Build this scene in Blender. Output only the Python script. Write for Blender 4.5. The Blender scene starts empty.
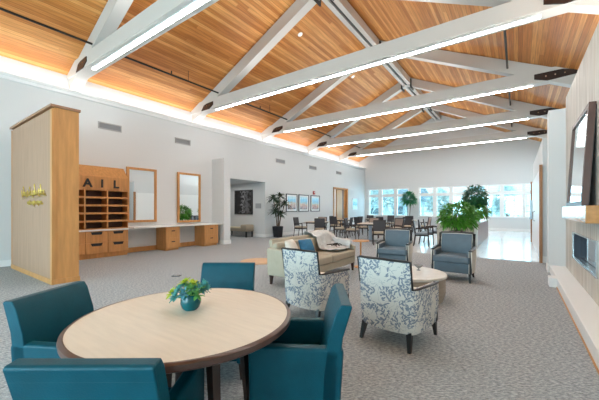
import bpy, bmesh, math, random
from mathutils import Vector, Matrix, noise
S = bpy.context.scene
C = S.collection
PI = math.pi
R = math.radians
# ---------------------------------------------------------------- camera
F_PX = 306.0
cam_d = bpy.data.cameras.new('camera'); cam = bpy.data.objects.new('camera', cam_d); C.objects.link(cam)
cam_d.sensor_fit = 'HORIZONTAL'; cam_d.sensor_width = 36.0; cam_d.lens = 36.0 * F_PX / 599.0
cam_d.shift_y = 9.0 / 599.0; cam_d.clip_start = 0.02; cam_d.clip_end = 400
cam.location = (0, 0, 1.35); cam.rotation_euler = (R(90), 0, math.atan(218.5 / 306.0))
S.camera = cam
# ---------------------------------------------------------------- world, sun, exposure
S.view_settings.view_transform = 'Standard'; S.view_settings.look = 'None'
S.view_settings.gamma = 1.0; S.view_settings.use_curve_mapping = False
S.view_settings.exposure = 0.8
W = bpy.data.worlds.new('world'); S.world = W; W.use_nodes = True
W.node_tree.nodes['Background'].inputs[0].default_value = (0.68, 0.93, 1.0, 1)
W.node_tree.nodes['Background'].inputs[1].default_value = 1.5
S.cycles.use_denoising = True
S.cycles.max_bounces = 7; S.cycles.diffuse_bounces = 4; S.cycles.glossy_bounces = 4
S.cycles.sample_clamp_indirect = 6.0
def light(name, kind, loc, rot, energy, color=(1, 1, 1), sx=1, sy=1, portal=False, spread=180):
    d = bpy.data.lights.new(name, kind); o = bpy.data.objects.new(name, d); C.objects.link(o)
    o.location = loc; o.rotation_euler = rot; d.energy = energy; d.color = color
    if kind == 'AREA':
        d.shape = 'RECTANGLE'; d.size = sx; d.size_y = sy; d.spread = R(spread)
        if portal: d.cycles.is_portal = True
    return o
sun = light('sun', 'SUN', (0, 0, 20), (R(20), R(48), 0), 2.2, (1, 0.97, 0.92)); sun.data.angle = R(2)
RZ = 5.1                      # roof height at the eaves
XL, XR, XC = -10.3, 1.5, -4.45
APEX = 7.85
def roof_z(x): return APEX - abs(x - XC) * (APEX - RZ) / 5.85
YB, YF = -4.5, 22.6
# cove light strips and daylight through the back glazing
light('cove_light_left', 'AREA', (-10.02, 9.2, 4.53), (R(180), R(-14), 0), 80, (1, 0.99, 0.98), 0.1, 26.5)
light('cove_light_right', 'AREA', (1.12, 2.0, 3.76), (R(180), R(12), 0), 95, (1, 0.97, 0.92), 0.1, 12.6)
light('daylight_back', 'AREA', (-4.4, YB - 0.4, 1.9), (R(90), 0, 0), 900, (0.94, 0.975, 1.0), 10.0, 3.0)
light('daylight_far', 'AREA', (-3.6, YF + 0.7, 1.9), (R(-90), 0, 0), 330, (0.55, 0.85, 1.0), 11.5, 2.0)
light('alcove_light', 'AREA', (-11.4, 9.9, 2.55), (0, 0, 0), 8, (1, 0.97, 0.92), 1.0, 0.6)
light('hall_light', 'AREA', (0.0, 17.5, 4.7), (0, 0, 0), 60, (0.85, 0.95, 1.0), 2.0, 7.0)

for _y in (3.37, 7.35, 11.35, 15.4, 19.4):     # added fill lamps, hidden above the chords, brightening trusses and roof
    light('truss_fill_light', 'AREA', (-4.4, _y, 5.38), (R(180), 0, 0), 20, (1, 0.99, 0.97), 5.5, 0.2)
# ---------------------------------------------------------------- materials
MATS = {}
def nodes(m): return m.node_tree.nodes, m.node_tree.links
def mat(name, col, rough=0.6, metal=0.0, emit=None, es=0.0, bump=0.0, bscale=80.0, var=0.0, vscale=6.0, spec=0.5, sheen=0.0, stretch=None):
    if name in MATS: return MATS[name]
    m = bpy.data.materials.new(name); m.use_nodes = True; n, l = nodes(m)
    b = n['Principled BSDF']
    b.inputs['Base Color'].default_value = (*col, 1); b.inputs['Roughness'].default_value = rough
    b.inputs['Metallic'].default_value = metal; b.inputs['Specular IOR Level'].default_value = spec
    if sheen: b.inputs['Sheen Weight'].default_value = sheen
    if emit: b.inputs['Emission Color'].default_value = (*emit, 1); b.inputs['Emission Strength'].default_value = es
    tc = n.new('ShaderNodeTexCoord'); mp = n.new('ShaderNodeMapping'); l.new(tc.outputs['Object'], mp.inputs[0])
    if stretch: mp.inputs['Scale'].default_value = stretch
    if var:
        t = n.new('ShaderNodeTexNoise'); t.inputs['Scale'].default_value = vscale; t.inputs['Detail'].default_value = 5
        l.new(mp.outputs[0], t.inputs['Vector'])
        r = n.new('ShaderNodeValToRGB'); r.color_ramp.elements[0].position = 0.3; r.color_ramp.elements[1].position = 0.7
        r.color_ramp.elements[0].color = (*[c * (1 - var) for c in col], 1); r.color_ramp.elements[1].color = (*[min(1, c * (1 + var)) for c in col], 1)
        l.new(t.outputs['Fac'], r.inputs[0]); l.new(r.outputs[0], b.inputs['Base Color'])
    if bump:
        t2 = n.new('ShaderNodeTexNoise'); t2.inputs['Scale'].default_value = bscale; t2.inputs['Detail'].default_value = 3
        l.new(mp.outputs[0], t2.inputs['Vector'])
        bp = n.new('ShaderNodeBump'); bp.inputs['Strength'].default_value = bump; bp.inputs['Distance'].default_value = 0.01
        l.new(t2.outputs['Fac'], bp.inputs['Height']); l.new(bp.outputs[0], b.inputs['Normal'])
    MATS[name] = m
    return m
def planks(name, c1, c2, c3, width, axis, length=3.0, rough=0.45, groove=0.25, gw=0.02, coord='Object'):
    """boards running along one axis; axis = index of the across-direction, the along-direction is the other given one"""
    m = bpy.data.materials.new(name); m.use_nodes = True; n, l = nodes(m); b = n['Principled BSDF']
    b.inputs['Roughness'].default_value = rough
    tc = n.new('ShaderNodeTexCoord'); sp = n.new('ShaderNodeSeparateXYZ'); l.new(tc.outputs[coord], sp.inputs[0])
    def M(op, a, bb=None):
        x = n.new('ShaderNodeMath'); x.operation = op
        for i, v in enumerate((a, bb)):
            if v is None: continue
            if isinstance(v, (int, float)): x.inputs[i].default_value = v
            else: l.new(v, x.inputs[i])
        return x.outputs[0]
    ac, al = axis
    u = M('DIVIDE', sp.outputs[ac], width); k = M('FLOOR', u); fr = M('FRACT', u)
    wn = n.new('ShaderNodeTexWhiteNoise'); wn.noise_dimensions = '1D'; l.new(k, wn.inputs['W'])
    v = M('DIVIDE', M('ADD', sp.outputs[al], M('MULTIPLY', wn.outputs['Value'], length * 7)), length); kv = M('FLOOR', v)
    wn2 = n.new('ShaderNodeTexWhiteNoise'); wn2.noise_dimensions = '2D'
    cb = n.new('ShaderNodeCombineXYZ'); l.new(k, cb.inputs[0]); l.new(kv, cb.inputs[1]); l.new(cb.outputs[0], wn2.inputs['Vector'])
    cr = n.new('ShaderNodeValToRGB'); e = cr.color_ramp.elements
    e[0].color = (*c1, 1); e[1].color = (*c3, 1); mid = e.new(0.5); mid.color = (*c2, 1)
    l.new(wn2.outputs['Value'], cr.inputs[0])
    # grain
    cg = n.new('ShaderNodeCombineXYZ'); l.new(M('MULTIPLY', sp.outputs[ac], 38), cg.inputs[0]); l.new(M('MULTIPLY', sp.outputs[al], 1.6), cg.inputs[1]); l.new(M('MULTIPLY', wn2.outputs['Value'], 40), cg.inputs[2])
    gn = n.new('ShaderNodeTexNoise'); gn.inputs['Scale'].default_value = 1.0; gn.inputs['Detail'].default_value = 4; l.new(cg.outputs[0], gn.inputs['Vector'])
    mx = n.new('ShaderNodeMix'); mx.data_type = 'RGBA'; mx.blend_type = 'MULTIPLY'
    gr = n.new('ShaderNodeValToRGB'); gr.color_ramp.elements[0].position = 0.3; gr.color_ramp.elements[0].color = (0.72, 0.66, 0.6, 1)
    gr.color_ramp.elements[1].position = 0.62; gr.color_ramp.elements[1].color = (1, 1, 1, 1)
    l.new(gn.outputs['Fac'], gr.inputs[0]); mx.inputs[0].default_value = 1.0
    l.new(cr.outputs[0], mx.inputs[6]); l.new(gr.outputs[0], mx.inputs[7])
    ed = M('LESS_THAN', fr, gw)
    m2 = n.new('ShaderNodeMix'); m2.data_type = 'RGBA'; l.new(M('MULTIPLY', ed, groove), m2.inputs[0])
    l.new(mx.outputs[2], m2.inputs[6]); m2.inputs[7].default_value = (c1[0] * .2, c1[1] * .2, c1[2] * .2, 1)
    l.new(m2.outputs[2], b.inputs['Base Color'])
    MATS[name] = m
    return m
def toile(name, base, ink):
    m = bpy.data.materials.new(name); m.use_nodes = True; n, l = nodes(m); b = n['Principled BSDF']
    b.inputs['Roughness'].default_value = 0.85
    tc = n.new('ShaderNodeTexCoord')
    def nz(sc, det, dist, off):
        mp = n.new('ShaderNodeMapping'); mp.inputs['Location'].default_value = off; l.new(tc.outputs['Object'], mp.inputs[0])
        t = n.new('ShaderNodeTexNoise'); t.inputs['Scale'].default_value = sc; t.inputs['Detail'].default_value = det; t.inputs['Distortion'].default_value = dist
        l.new(mp.outputs[0], t.inputs['Vector']); return t.outputs['Fac']
    def M(op, a, bb=None):
        x = n.new('ShaderNodeMath'); x.operation = op
        for i, q in enumerate((a, bb)):
            if q is None: continue
            if isinstance(q, (int, float)): x.inputs[i].default_value = q
            else: l.new(q, x.inputs[i])
        return x.outputs[0]
    sp = n.new('ShaderNodeSeparateXYZ'); l.new(tc.outputs['Object'], sp.inputs[0])
    uv = n.new('ShaderNodeCombineXYZ'); l.new(M('ADD', sp.outputs[0], sp.outputs[1]), uv.inputs[0]); l.new(sp.outputs[2], uv.inputs[1])
    def leaves(sc, la, lb):
        v = n.new('ShaderNodeTexVoronoi'); v.voronoi_dimensions = '2D'; v.inputs['Scale'].default_value = sc; l.new(uv.outputs[0], v.inputs['Vector'])
        d = n.new('ShaderNodeVectorMath'); d.operation = 'SUBTRACT'; l.new(uv.outputs[0], d.inputs[0]); l.new(v.outputs['Position'], d.inputs[1])
        ds = n.new('ShaderNodeSeparateXYZ'); l.new(d.outputs[0], ds.inputs[0])
        cs = n.new('ShaderNodeSeparateColor'); l.new(v.outputs['Color'], cs.inputs[0])
        an = M('MULTIPLY', cs.outputs[0], 6.283); c_, s_ = M('COSINE', an), M('SINE', an)
        x = M('ADD', M('MULTIPLY', ds.outputs[0], c_), M('MULTIPLY', ds.outputs[1], s_)); y = M('SUBTRACT', M('MULTIPLY', ds.outputs[1], c_), M('MULTIPLY', ds.outputs[0], s_))
        x2 = M('POWER', M('ABSOLUTE', M('DIVIDE', x, la)), 2.0); y2 = M('POWER', M('ABSOLUTE', M('DIVIDE', y, lb)), 1.3)
        return M('LESS_THAN', M('ADD', x2, y2), 1.0)
    cl = nz(6.0, 1, 0.3, (0.3, 0.1, 0))
    clump = M('GREATER_THAN', cl, 0.485)
    f = M('MULTIPLY', M('MAXIMUM', leaves(27, .024, .0085), leaves(19, .026, .0075)), clump)
    st = nz(11, 1, 1.2, (5, 5, 5))
    f2 = M('MULTIPLY', M('MULTIPLY', M('GREATER_THAN', st, 0.50), M('LESS_THAN', st, 0.525)), 0.8)
    ff = M('MAXIMUM', f, f2)
    mx = n.new('ShaderNodeMix'); mx.data_type = 'RGBA'; l.new(M('MULTIPLY', ff, 0.85), mx.inputs[0])
    mx.inputs[6].default_value = (*base, 1); mx.inputs[7].default_value = (*ink, 1); l.new(mx.outputs[2], b.inputs['Base Color'])
    MATS[name] = m; return m
def carpet():
    m = bpy.data.materials.new('carpet'); m.use_nodes = True; n, l = nodes(m); b = n['Principled BSDF']
    b.inputs['Roughness'].default_value = 0.95; b.inputs['Specular IOR Level'].default_value = 0.1
    tc = n.new('ShaderNodeTexCoord'); mp = n.new('ShaderNodeMapping'); mp0 = n.new('ShaderNodeMapping'); mp0.inputs['Rotation'].default_value = (0, 0, -.62); l.new(tc.outputs['Object'], mp0.inputs[0]); mp.inputs['Scale'].default_value = (0.4, 1, 1); l.new(mp0.outputs[0], mp.inputs[0])
    t = n.new('ShaderNodeTexNoise'); t.inputs['Scale'].default_value = 66; t.inputs['Detail'].default_value = 6; t.inputs['Roughness'].default_value = 0.75
    l.new(mp.outputs[0], t.inputs['Vector'])
    r = n.new('ShaderNodeValToRGB'); e = r.color_ramp.elements
    e[0].position = 0.36; e[0].color = (0.17, 0.185, 0.20, 1); e[1].position = 0.66; e[1].color = (0.58, 0.615, 0.64, 1)
    q = e.new(0.5); q.color = (0.335, 0.36, 0.378, 1)
    l.new(t.outputs['Fac'], r.inputs[0]); l.new(r.outputs[0], b.inputs['Base Color'])
    MATS['carpet'] = m; return m
def tilefloor():
    m = bpy.data.materials.new('floor_tiles'); m.use_nodes = True; n, l = nodes(m); b = n['Principled BSDF']
    b.inputs['Roughness'].default_value = 0.16
    tc = n.new('ShaderNodeTexCoord'); br = n.new('ShaderNodeTexBrick'); br.offset = 0.5
    l.new(tc.outputs['Object'], br.inputs['Vector']); br.inputs['Scale'].default_value = 1.0
    br.inputs['Brick Width'].default_value = 0.6; br.inputs['Row Height'].default_value = 0.6; br.inputs['Mortar Size'].default_value = 0.006
    br.inputs['Color1'].default_value = (0.78, 0.79, 0.79, 1); br.inputs['Color2'].default_value = (0.72, 0.73, 0.74, 1); br.inputs['Mortar'].default_value = (0.55, 0.57, 0.58, 1)
    l.new(br.outputs['Color'], b.inputs['Base Color']); MATS['floor_tiles'] = m; return m
def picture(name, stops, axis=2, scale=4.0):
    """a framed print: soft bands of colour broken by noise"""
    m = bpy.data.materials.new(name); m.use_nodes = True; n, l = nodes(m); b = n['Principled BSDF']; b.inputs['Roughness'].default_value = 0.25
    tc = n.new('ShaderNodeTexCoord'); sp = n.new('ShaderNodeSeparateXYZ'); l.new(tc.outputs['Generated'], sp.inputs[0])
    t = n.new('ShaderNodeTexNoise'); t.inputs['Scale'].default_value = scale; t.inputs['Detail'].default_value = 4; l.new(tc.outputs['Generated'], t.inputs['Vector'])
    a = n.new('ShaderNodeMath'); a.operation = 'MULTIPLY_ADD'; l.new(t.outputs['Fac'], a.inputs[0]); a.inputs[1].default_value = 0.9; a.inputs[2].default_value = -0.45
    s = n.new('ShaderNodeMath'); s.operation = 'ADD'; l.new(a.outputs[0], s.inputs[0]); l.new(sp.outputs[axis], s.inputs[1])
    r = n.new('ShaderNodeValToRGB'); e = r.color_ramp.elements
    while len(e) > 1: e.remove(e[-1])
    e[0].position = stops[0][0]; e[0].color = (*stops[0][1], 1)
    for p, c in stops[1:]:
        q = e.new(p); q.color = (*c, 1)
    l.new(s.outputs[0], r.inputs[0]); l.new(r.outputs[0], b.inputs['Base Color']); MATS[name] = m; return m
def glass_mat(name, tint=(0.78, 0.93, 0.97), gl=0.12):
    m = bpy.data.materials.new(name); m.use_nodes = True; n, l = nodes(m); n.remove(n['Principled BSDF'])
    tr = n.new('ShaderNodeBsdfTransparent'); tr.inputs[0].default_value = (*tint, 1)
    g = n.new('ShaderNodeBsdfGlossy'); g.inputs['Roughness'].default_value = 0.02
    mx = n.new('ShaderNodeMixShader'); mx.inputs[0].default_value = gl
    l.new(tr.outputs[0], mx.inputs[1]); l.new(g.outputs[0], mx.inputs[2]); l.new(mx.outputs[0], n['Material Output'].inputs[0])
    MATS[name] = m; return m

wall_m = mat('wall_paint', (0.68, 0.695, 0.70), 0.8, bump=0.03, bscale=120)
white_m = mat('white_trim', (0.84, 0.85, 0.85), 0.45)
truss_m = mat('truss_paint', (0.60, 0.58, 0.55), 0.55, bump=0.04, bscale=40)
cedar = planks('ceiling_boards', (0.56, 0.20, 0.04), (0.67, 0.265, 0.06), (0.86, 0.43, 0.14), 0.095, (0, 1), 9.0, 0.5, 0.5, 0.07)
maple = mat('maple_wood', (0.54, 0.265, 0.095), 0.45, spec=.3, var=0.14, vscale=3.0, stretch=(6, 6, 0.7))
maple_dull = mat('maple_panel', (0.40, 0.245, 0.165), 0.6, spec=.15, var=0.09, vscale=2.2, stretch=(7, 7, 0.5))
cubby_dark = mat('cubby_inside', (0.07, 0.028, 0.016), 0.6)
counter_m = mat('white_counter', (0.82, 0.82, 0.81), 0.3)
carpet_m = carpet(); tile_m = tilefloor()
teal = mat('teal_vinyl', (0.0, 0.070, 0.104), 0.46, spec=.25, bump=0.12, bscale=160, var=0.12, vscale=9)
darkwood = mat('dark_wood', (0.045, 0.022, 0.016), 0.35)
walnut = mat('walnut_edge', (0.085, 0.042, 0.032), 0.3, var=0.15, vscale=10)
blackwood = mat('black_wood', (0.012, 0.011, 0.012), 0.35)
laminate = mat('cream_laminate', (0.70, 0.63, 0.53), 0.42, spec=.35, var=0.05, vscale=5, stretch=(1, 8, 1))
toile_m = toile('toile_fabric', (0.68, 0.655, 0.61), (0.13, 0.175, 0.26))
cream_f = mat('cream_fabric', (0.66, 0.63, 0.57), 0.9, bump=0.1, bscale=200)
bluegrey = mat('blue_grey_vinyl', (0.105, 0.15, 0.19), 0.45, spec=.3, var=0.08, vscale=8)
sofa_m = mat('beige_upholstery', (0.42, 0.375, 0.29), 0.75, bump=0.08, bscale=180, var=0.04, vscale=12)
brass = mat('gold_letters', (0.60, 0.42, 0.10), 0.3, 0.9)
black_m = mat('black_metal', (0.012, 0.012, 0.013), 0.45)
plate_m = mat('bronze_plate', (0.035, 0.018, 0.013), 0.4, 0.3)
steel = mat('brushed_steel', (0.55, 0.56, 0.57), 0.25, 1.0)
vent_m = mat('vent_grey', (0.30, 0.30, 0.31), 0.5)
mirror_m = mat('mirror_glass', (0.86, 0.9, 0.9), 0.02, 1.0)
led_m = mat('led_diffuser', (1, 1, 1), 0.5, emit=(1.0, 0.98, 0.96), es=30)
lamp_m = mat('downlight_lens', (1, 1, 1), 0.5, emit=(1.0, 0.95, 0.88), es=3)
pane_m = glass_mat('window_glass')
panelwall = planks('panel_boards', (0.56, 0.535, 0.49), (0.63, 0.605, 0.56), (0.71, 0.685, 0.635), 0.14, (1, 2), 30.0, 0.55, 0.22, 0.05)
mauve = mat('mauve_veneer', (0.26, 0.16, 0.15), 0.35, spec=.3, var=0.1, vscale=3)
beige_stone = mat('beige_laminate', (0.58, 0.52, 0.44), 0.5, var=0.04, vscale=20)
green1 = mat('leaf_green', (0.07, 0.27, 0.02), 0.45, var=0.45, vscale=9)
green2 = mat('leaf_deep_green', (0.02, 0.115, 0.045), 0.4, var=0.4, vscale=9)
green3 = mat('leaf_dark', (0.018, 0.05, 0.018), 0.45, var=0.35, vscale=9)
bark = mat('bark', (0.13, 0.09, 0.06), 0.8)
soil = mat('soil', (0.03, 0.02, 0.015), 0.9)
blackpot = mat('black_pot', (0.012, 0.014, 0.02), 0.3)

# ---------------------------------------------------------------- mesh helpers
class MB:
    def __init__(self): self.bm = bmesh.new()
    def box(self, x0, x1, y0, y1, z0, z1, m=None):
        r = bmesh.ops.create_cube(self.bm, size=1.0)
        T = Matrix.Translation(((x0 + x1) / 2, (y0 + y1) / 2, (z0 + z1) / 2)) @ Matrix.Diagonal((abs(x1 - x0), abs(y1 - y0), abs(z1 - z0), 1))
        if m is not None: T = m @ T
        bmesh.ops.transform(self.bm, matrix=T, verts=r['verts']); return self
    def prism(self, pts, axis, a, b, m=None):
        """extrude a 2D outline along axis (0,1,2) from a to b"""
        def P(p, h):
            q = [0, 0, 0]; o = [i for i in range(3) if i != axis]; q[o[0]], q[o[1]] = p; q[axis] = h
            v = Vector(q); return m @ v if m is not None else v
        A = [self.bm.verts.new(P(p, a)) for p in pts]; B = [self.bm.verts.new(P(p, b)) for p in pts]
        n = len(pts); self.bm.faces.new(A); self.bm.faces.new(B[::-1])
        for i in range(n): self.bm.faces.new((A[i], A[(i + 1) % n], B[(i + 1) % n], B[i]))
        return self
    def taper(self, p0, p1, s0, s1):
        """square-section tapered leg from p0 (half size s0) to p1 (half size s1)"""
        rings = []
        for p, s in ((p0, s0), (p1, s1)):
            rings.append([self.bm.verts.new((p[0] + dx * s, p[1] + dy * s, p[2])) for dx, dy in ((-1, -1), (1, -1), (1, 1), (-1, 1))])
        A, B = rings; self.bm.faces.new(A); self.bm.faces.new(B[::-1])
        for i in range(4): self.bm.faces.new((A[i], A[(i + 1) % 4], B[(i + 1) % 4], B[i]))
        return self
    def tube(self, path, r, seg=8, closed=False):
        path = [Vector(p) for p in path]; rr = r if isinstance(r, (list, tuple)) else [r] * len(path); rings = []
        n = len(path)
        for i, p in enumerate(path):
            a = path[(i - 1) % n] if (closed or i > 0) else p; b = path[(i + 1) % n] if (closed or i < n - 1) else p
            d = (b - a).normalized(); up = Vector((0, 0, 1)) if abs(d.z) < 0.95 else Vector((1, 0, 0))
            s = d.cross(up).normalized(); t = s.cross(d)
            rings.append([self.bm.verts.new(p + (s * math.cos(k * 2 * PI / seg) + t * math.sin(k * 2 * PI / seg)) * rr[i]) for k in range(seg)])
        for i in range(n if closed else n - 1):
            A, B = rings[i], rings[(i + 1) % n]
            for k in range(seg): self.bm.faces.new((A[k], A[(k + 1) % seg], B[(k + 1) % seg], B[k]))
        if not closed: self.bm.faces.new(rings[0]); self.bm.faces.new(rings[-1][::-1])
        return self
    def lathe(self, prof, c=(0, 0, 0), seg=32, sx=1.0, sy=1.0):
        rings = []
        for r, z in prof:
            if r < 1e-5: rings.append([self.bm.verts.new((c[0], c[1], c[2] + z))])
            else: rings.append([self.bm.verts.new((c[0] + sx * r * math.cos(k * 2 * PI / seg), c[1] + sy * r * math.sin(k * 2 * PI / seg), c[2] + z)) for k in range(seg)])
        for A, B in zip(rings, rings[1:]):
            for k in range(seg):
                j = (k + 1) % seg
                if len(A) == 1 and len(B) > 1: self.bm.faces.new((A[0], B[j], B[k]))
                elif len(B) == 1 and len(A) > 1: self.bm.faces.new((A[k], A[j], B[0]))
                elif len(A) > 1: self.bm.faces.new((A[k], A[j], B[j], B[k]))
        for ring in (rings[0], rings[-1]):
            if len(ring) > 1:
                try: self.bm.faces.new(ring)
                except ValueError: pass
        return self
    def grid(self, f, nu, nv, closed_u=False):
        V = [[self.bm.verts.new(f(i / (nu if closed_u else nu - 1), j / (nv - 1))) for j in range(nv)] for i in range(nu)]
        for i in range(nu if closed_u else nu - 1):
            for j in range(nv - 1):
                a = (i + 1) % nu; self.bm.faces.new((V[i][j], V[a][j], V[a][j + 1], V[i][j + 1]))
        return V
    def leaf(self, p, d, L, w, droop=0.3, roll=0.0):
        p = Vector(p); d = Vector(d).normalized(); up = Vector((0, 0, 1))
        s = d.cross(up)
        if s.length < 0.05: s = Vector((1, 0, 0))
        s.normalize(); s = Matrix.Rotation(roll, 3, d) @ s; nn = s.cross(d)
        rows = []
        for t, ww in ((0, .15), (.3, .9), (.65, .8), (1, .04)):
            c = p + d * L * t - up * droop * L * t * t
            rows.append((self.bm.verts.new(c - s * w * ww + nn * w * .25), self.bm.verts.new(c - nn * 0.0), self.bm.verts.new(c + s * w * ww + nn * w * .25)))
        for a, b in zip(rows, rows[1:]):
            self.bm.faces.new((a[0], a[1], b[1], b[0])); self.bm.faces.new((a[1], a[2], b[2], b[1]))
        return self
    def build(self, name, m, parent=None, bevel=0.0, seg=2, smooth=False, subsurf=0, fix=True):
        if fix: bmesh.ops.recalc_face_normals(self.bm, faces=self.bm.faces[:])
        me = bpy.data.meshes.new(name); self.bm.to_mesh(me); self.bm.free()
        o = bpy.data.objects.new(name, me); C.objects.link(o); me.materials.append(m)
        if parent is not None: o.parent = parent
        if smooth or bevel:
            for p in me.polygons: p.use_smooth = True
        if bevel:
            b = o.modifiers.new('bevel', 'BEVEL'); b.width = bevel; b.segments = seg; b.limit_method = 'ANGLE'; b.angle_limit = R(35)
            w = o.modifiers.new('wn', 'WEIGHTED_NORMAL'); w.keep_sharp = True
        elif smooth and not subsurf:
            try: me.set_sharp_from_angle(angle=R(40))
            except Exception: pass
        if subsurf:
            b = o.modifiers.new('sub', 'SUBSURF'); b.levels = subsurf; b.render_levels = subsurf
        return o
def box(name, m, x0, x1, y0, y1, z0, z1, parent=None, bevel=0.0, seg=2): return MB().box(x0, x1, y0, y1, z0, z1).build(name, m, parent, bevel, seg)
def tag(o, label=None, cat=None, group=None, kind=None):
    if label: o['label'] = label
    if cat: o['category'] = cat
    if group: o['group'] = group
    if kind: o['kind'] = kind
    return o
def thing(name, label, cat, loc=(0, 0, 0), rz=0.0, group=None):
    o = bpy.data.objects.new(name, None); C.objects.link(o); o.empty_display_size = 0.1
    o.location = loc; o.rotation_euler = (0, 0, rz); return tag(o, label, cat, group)
def struct(name, mb, m, **k):
    o = mb.build(name, m, **k); o['kind'] = 'structure'; return o
def copy_tree(o, loc, rz, label, group=None):
    def cp(a, par):
        c = a.copy(); C.objects.link(c)
        if par is not None: c.parent = par; c.matrix_parent_inverse = a.matrix_parent_inverse
        for ch in list(a.children): cp(ch, c)
        return c
    r = cp(o, None); r.location = loc; r.rotation_euler = (0, 0, rz); r['label'] = label
    if group: r['group'] = group
    return r
def face(dx, dy): return math.atan2(dy, dx) - PI / 2      # rotation that turns local +Y to (dx,dy)

# ---------------------------------------------------------------- room shell
struct('floor', MB().box(-13.2, XR, YB, 11.0, -0.2, 0).box(-10.3, -4.2, 11.0, YF, -0.2, 0), carpet_m)
# tile floor lies level with the carpet in the far right of the room
bpy.data.objects['floor'].data.materials[0] = carpet_m
for o in [bpy.data.objects['floor']]:
    bpy.data.objects.remove(o)
struct('floor', MB().box(-13.2, XR, YB, 9.84, -0.2, 0).box(-13.2, -4.0, 9.84, 11.3, -0.2, 0).box(-10.3, -4.0, 11.3, YF, -0.2, 0), carpet_m)
struct('floor', MB().box(-4.0, XR, 9.84, YF, -0.2, 0), tile_m)
WT = 4.42   # top of the lower side wall, where the cove starts
wl = MB()
for y0, y1, z0, z1 in ((YB, 8.72, 0, WT), (8.72, 10.9, 2.63, WT), (10.9, 17.54, 0, WT), (17.54, 19.56, 2.72, WT), (19.56, YF, 0, WT)):
    wl.box(-10.1, -9.8, y0, y1, z0, z1)
wl.box(-9.8, -9.1, 7.8, 8.12, 0, 3.3)           # the wing wall
wl.box(-10.6, -10.3, YB, YF, WT - .1, RZ + .3)   # upper wall behind the cove
struct('wall_left', wl, wall_m)
struct('trim_1', MB().box(-10.32, -9.76, YB, YF, WT - .02, WT + .06).box(-9.82, -9.74, YB, YF, WT + .06, WT + .13), white_m)   # cove ledge
struct('wall_alcove', MB().box(-13.2, -10.1, 10.9, 11.2, 0, 2.7).box(-13.2, -10.1, 8.3, 8.5, 0, 2.7).box(-13.4, -13.2, 8.3, 11.2, 0, 2.7), wall_m)
struct('ceiling', MB().box(-13.4, -10.1, 8.3, 11.2, 2.63, 2.75), wall_m)
bb = MB()
for y0, y1 in ((YB, 2.6), (10.9, 17.5), (19.6, YF)): bb.box(-9.8, -9.78, y0, y1, 0, 0.15)
bb.box(-9.8, -9.08, 7.78, 8.14, 0, 0.15)
bb.box(-13.2, -9.81, 10.88, 10.9, 0, 0.15)
struct('baseboard_left', bb, white_m)
# far wall with its windows
gx = [(-9.42, -8.72), (-8.42, -7.52), (-7.26, -6.5)]
gx2 = [(-5.65, -4.80), (-4.54, -3.78), (-3.53, -2.77), (-2.54, -1.72), (-1.57, -.92), (-.70, 0.20), (0.36, 1.12)]
wf = MB().box(-10.3, XR, YF, YF + .3, 0, .85).box(-10.3, XR, YF, YF + .3, 2.88, 5.0)
wf.box(-10.3, -9.55, YF, YF + .3, .85, 2.88).box(-6.4, -5.75, YF, YF + .3, .85, 2.88).box(1.25, XR, YF, YF + .3, .85, 2.88)
wf.prism([(-10.6, 5.0), (XR + .3, 5.0), (XR + .3, 5.3), (XC, APEX + .2), (-10.6, 5.3)], 1, YF, YF + .3)
struct('wall_far', wf, wall_m)
struct('baseboard_far', MB().box(-10.3, XR, YF - .02, YF, 0, .15), white_m)
def window(n, x0, x1, cols):
    f = MB()
    f.box(x0, x1, YF + .02, YF + .16, .80, .9).box(x0, x1, YF + .02, YF + .16, 2.80, 2.90).box(x0, x1, YF + .05, YF + .13, 2.25, 2.46)
    f.box(x0 - .03, x1 + .03, YF - .06, YF + .06, .80, .86)
    xs = [x0] + [c for ab in cols for c in ab] + [x1]
    for a, b in zip(xs[::2], xs[1::2]): f.box(a, b, YF + .03, YF + .15, .85, 2.85)
    o = struct('window_%d' % n, f, white_m)
    MB().box(x0, x1, YF + .085, YF + .095, .85, 2.85).build('pane', pane_m, o)
window(1, -9.55, -6.4, gx); window(2, -5.75, 1.25, gx2)
# back wall, glazed, behind the camera
wb = MB().box(-10.6, XR + .3, YB - .3, YB, 0, .5).box(-10.6, XR + .3, YB - .3, YB, 3.2, 5.0)
for a, b in ((-10.6, -9.4), (-6.2, -5.8), (-2.8, -2.4), (.6, XR + .3)): wb.box(a, b, YB - .3, YB, .5, 3.2)
wb.prism([(-10.6, 5.0), (XR + .3, 5.0), (XR + .3, 5.3), (XC, APEX + .2), (-10.6, 5.3)], 1, YB - .3, YB)
struct('wall_back', wb, wall_m)
for i, (a, b) in enumerate(((-9.4, -6.2), (-5.8, -2.8), (-2.4, .6))):
    f = MB().box(a, b, YB - .2, YB - .1, .5, .58).box(a, b, YB - .2, YB - .1, 3.12, 3.2).box(a, b, YB - .2, YB - .1, 2.4, 2.48)
    for x in (a + .04, (2 * a + b) / 3, (a + 2 * b) / 3, b - .04): f.box(x - .04, x + .04, YB - .2, YB - .1, .5, 3.2)
    o = struct('window_%d' % (i + 3), f, white_m); MB().box(a, b, YB - .155, YB - .145, .5, 3.2).build('pane', pane_m, o)
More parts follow.
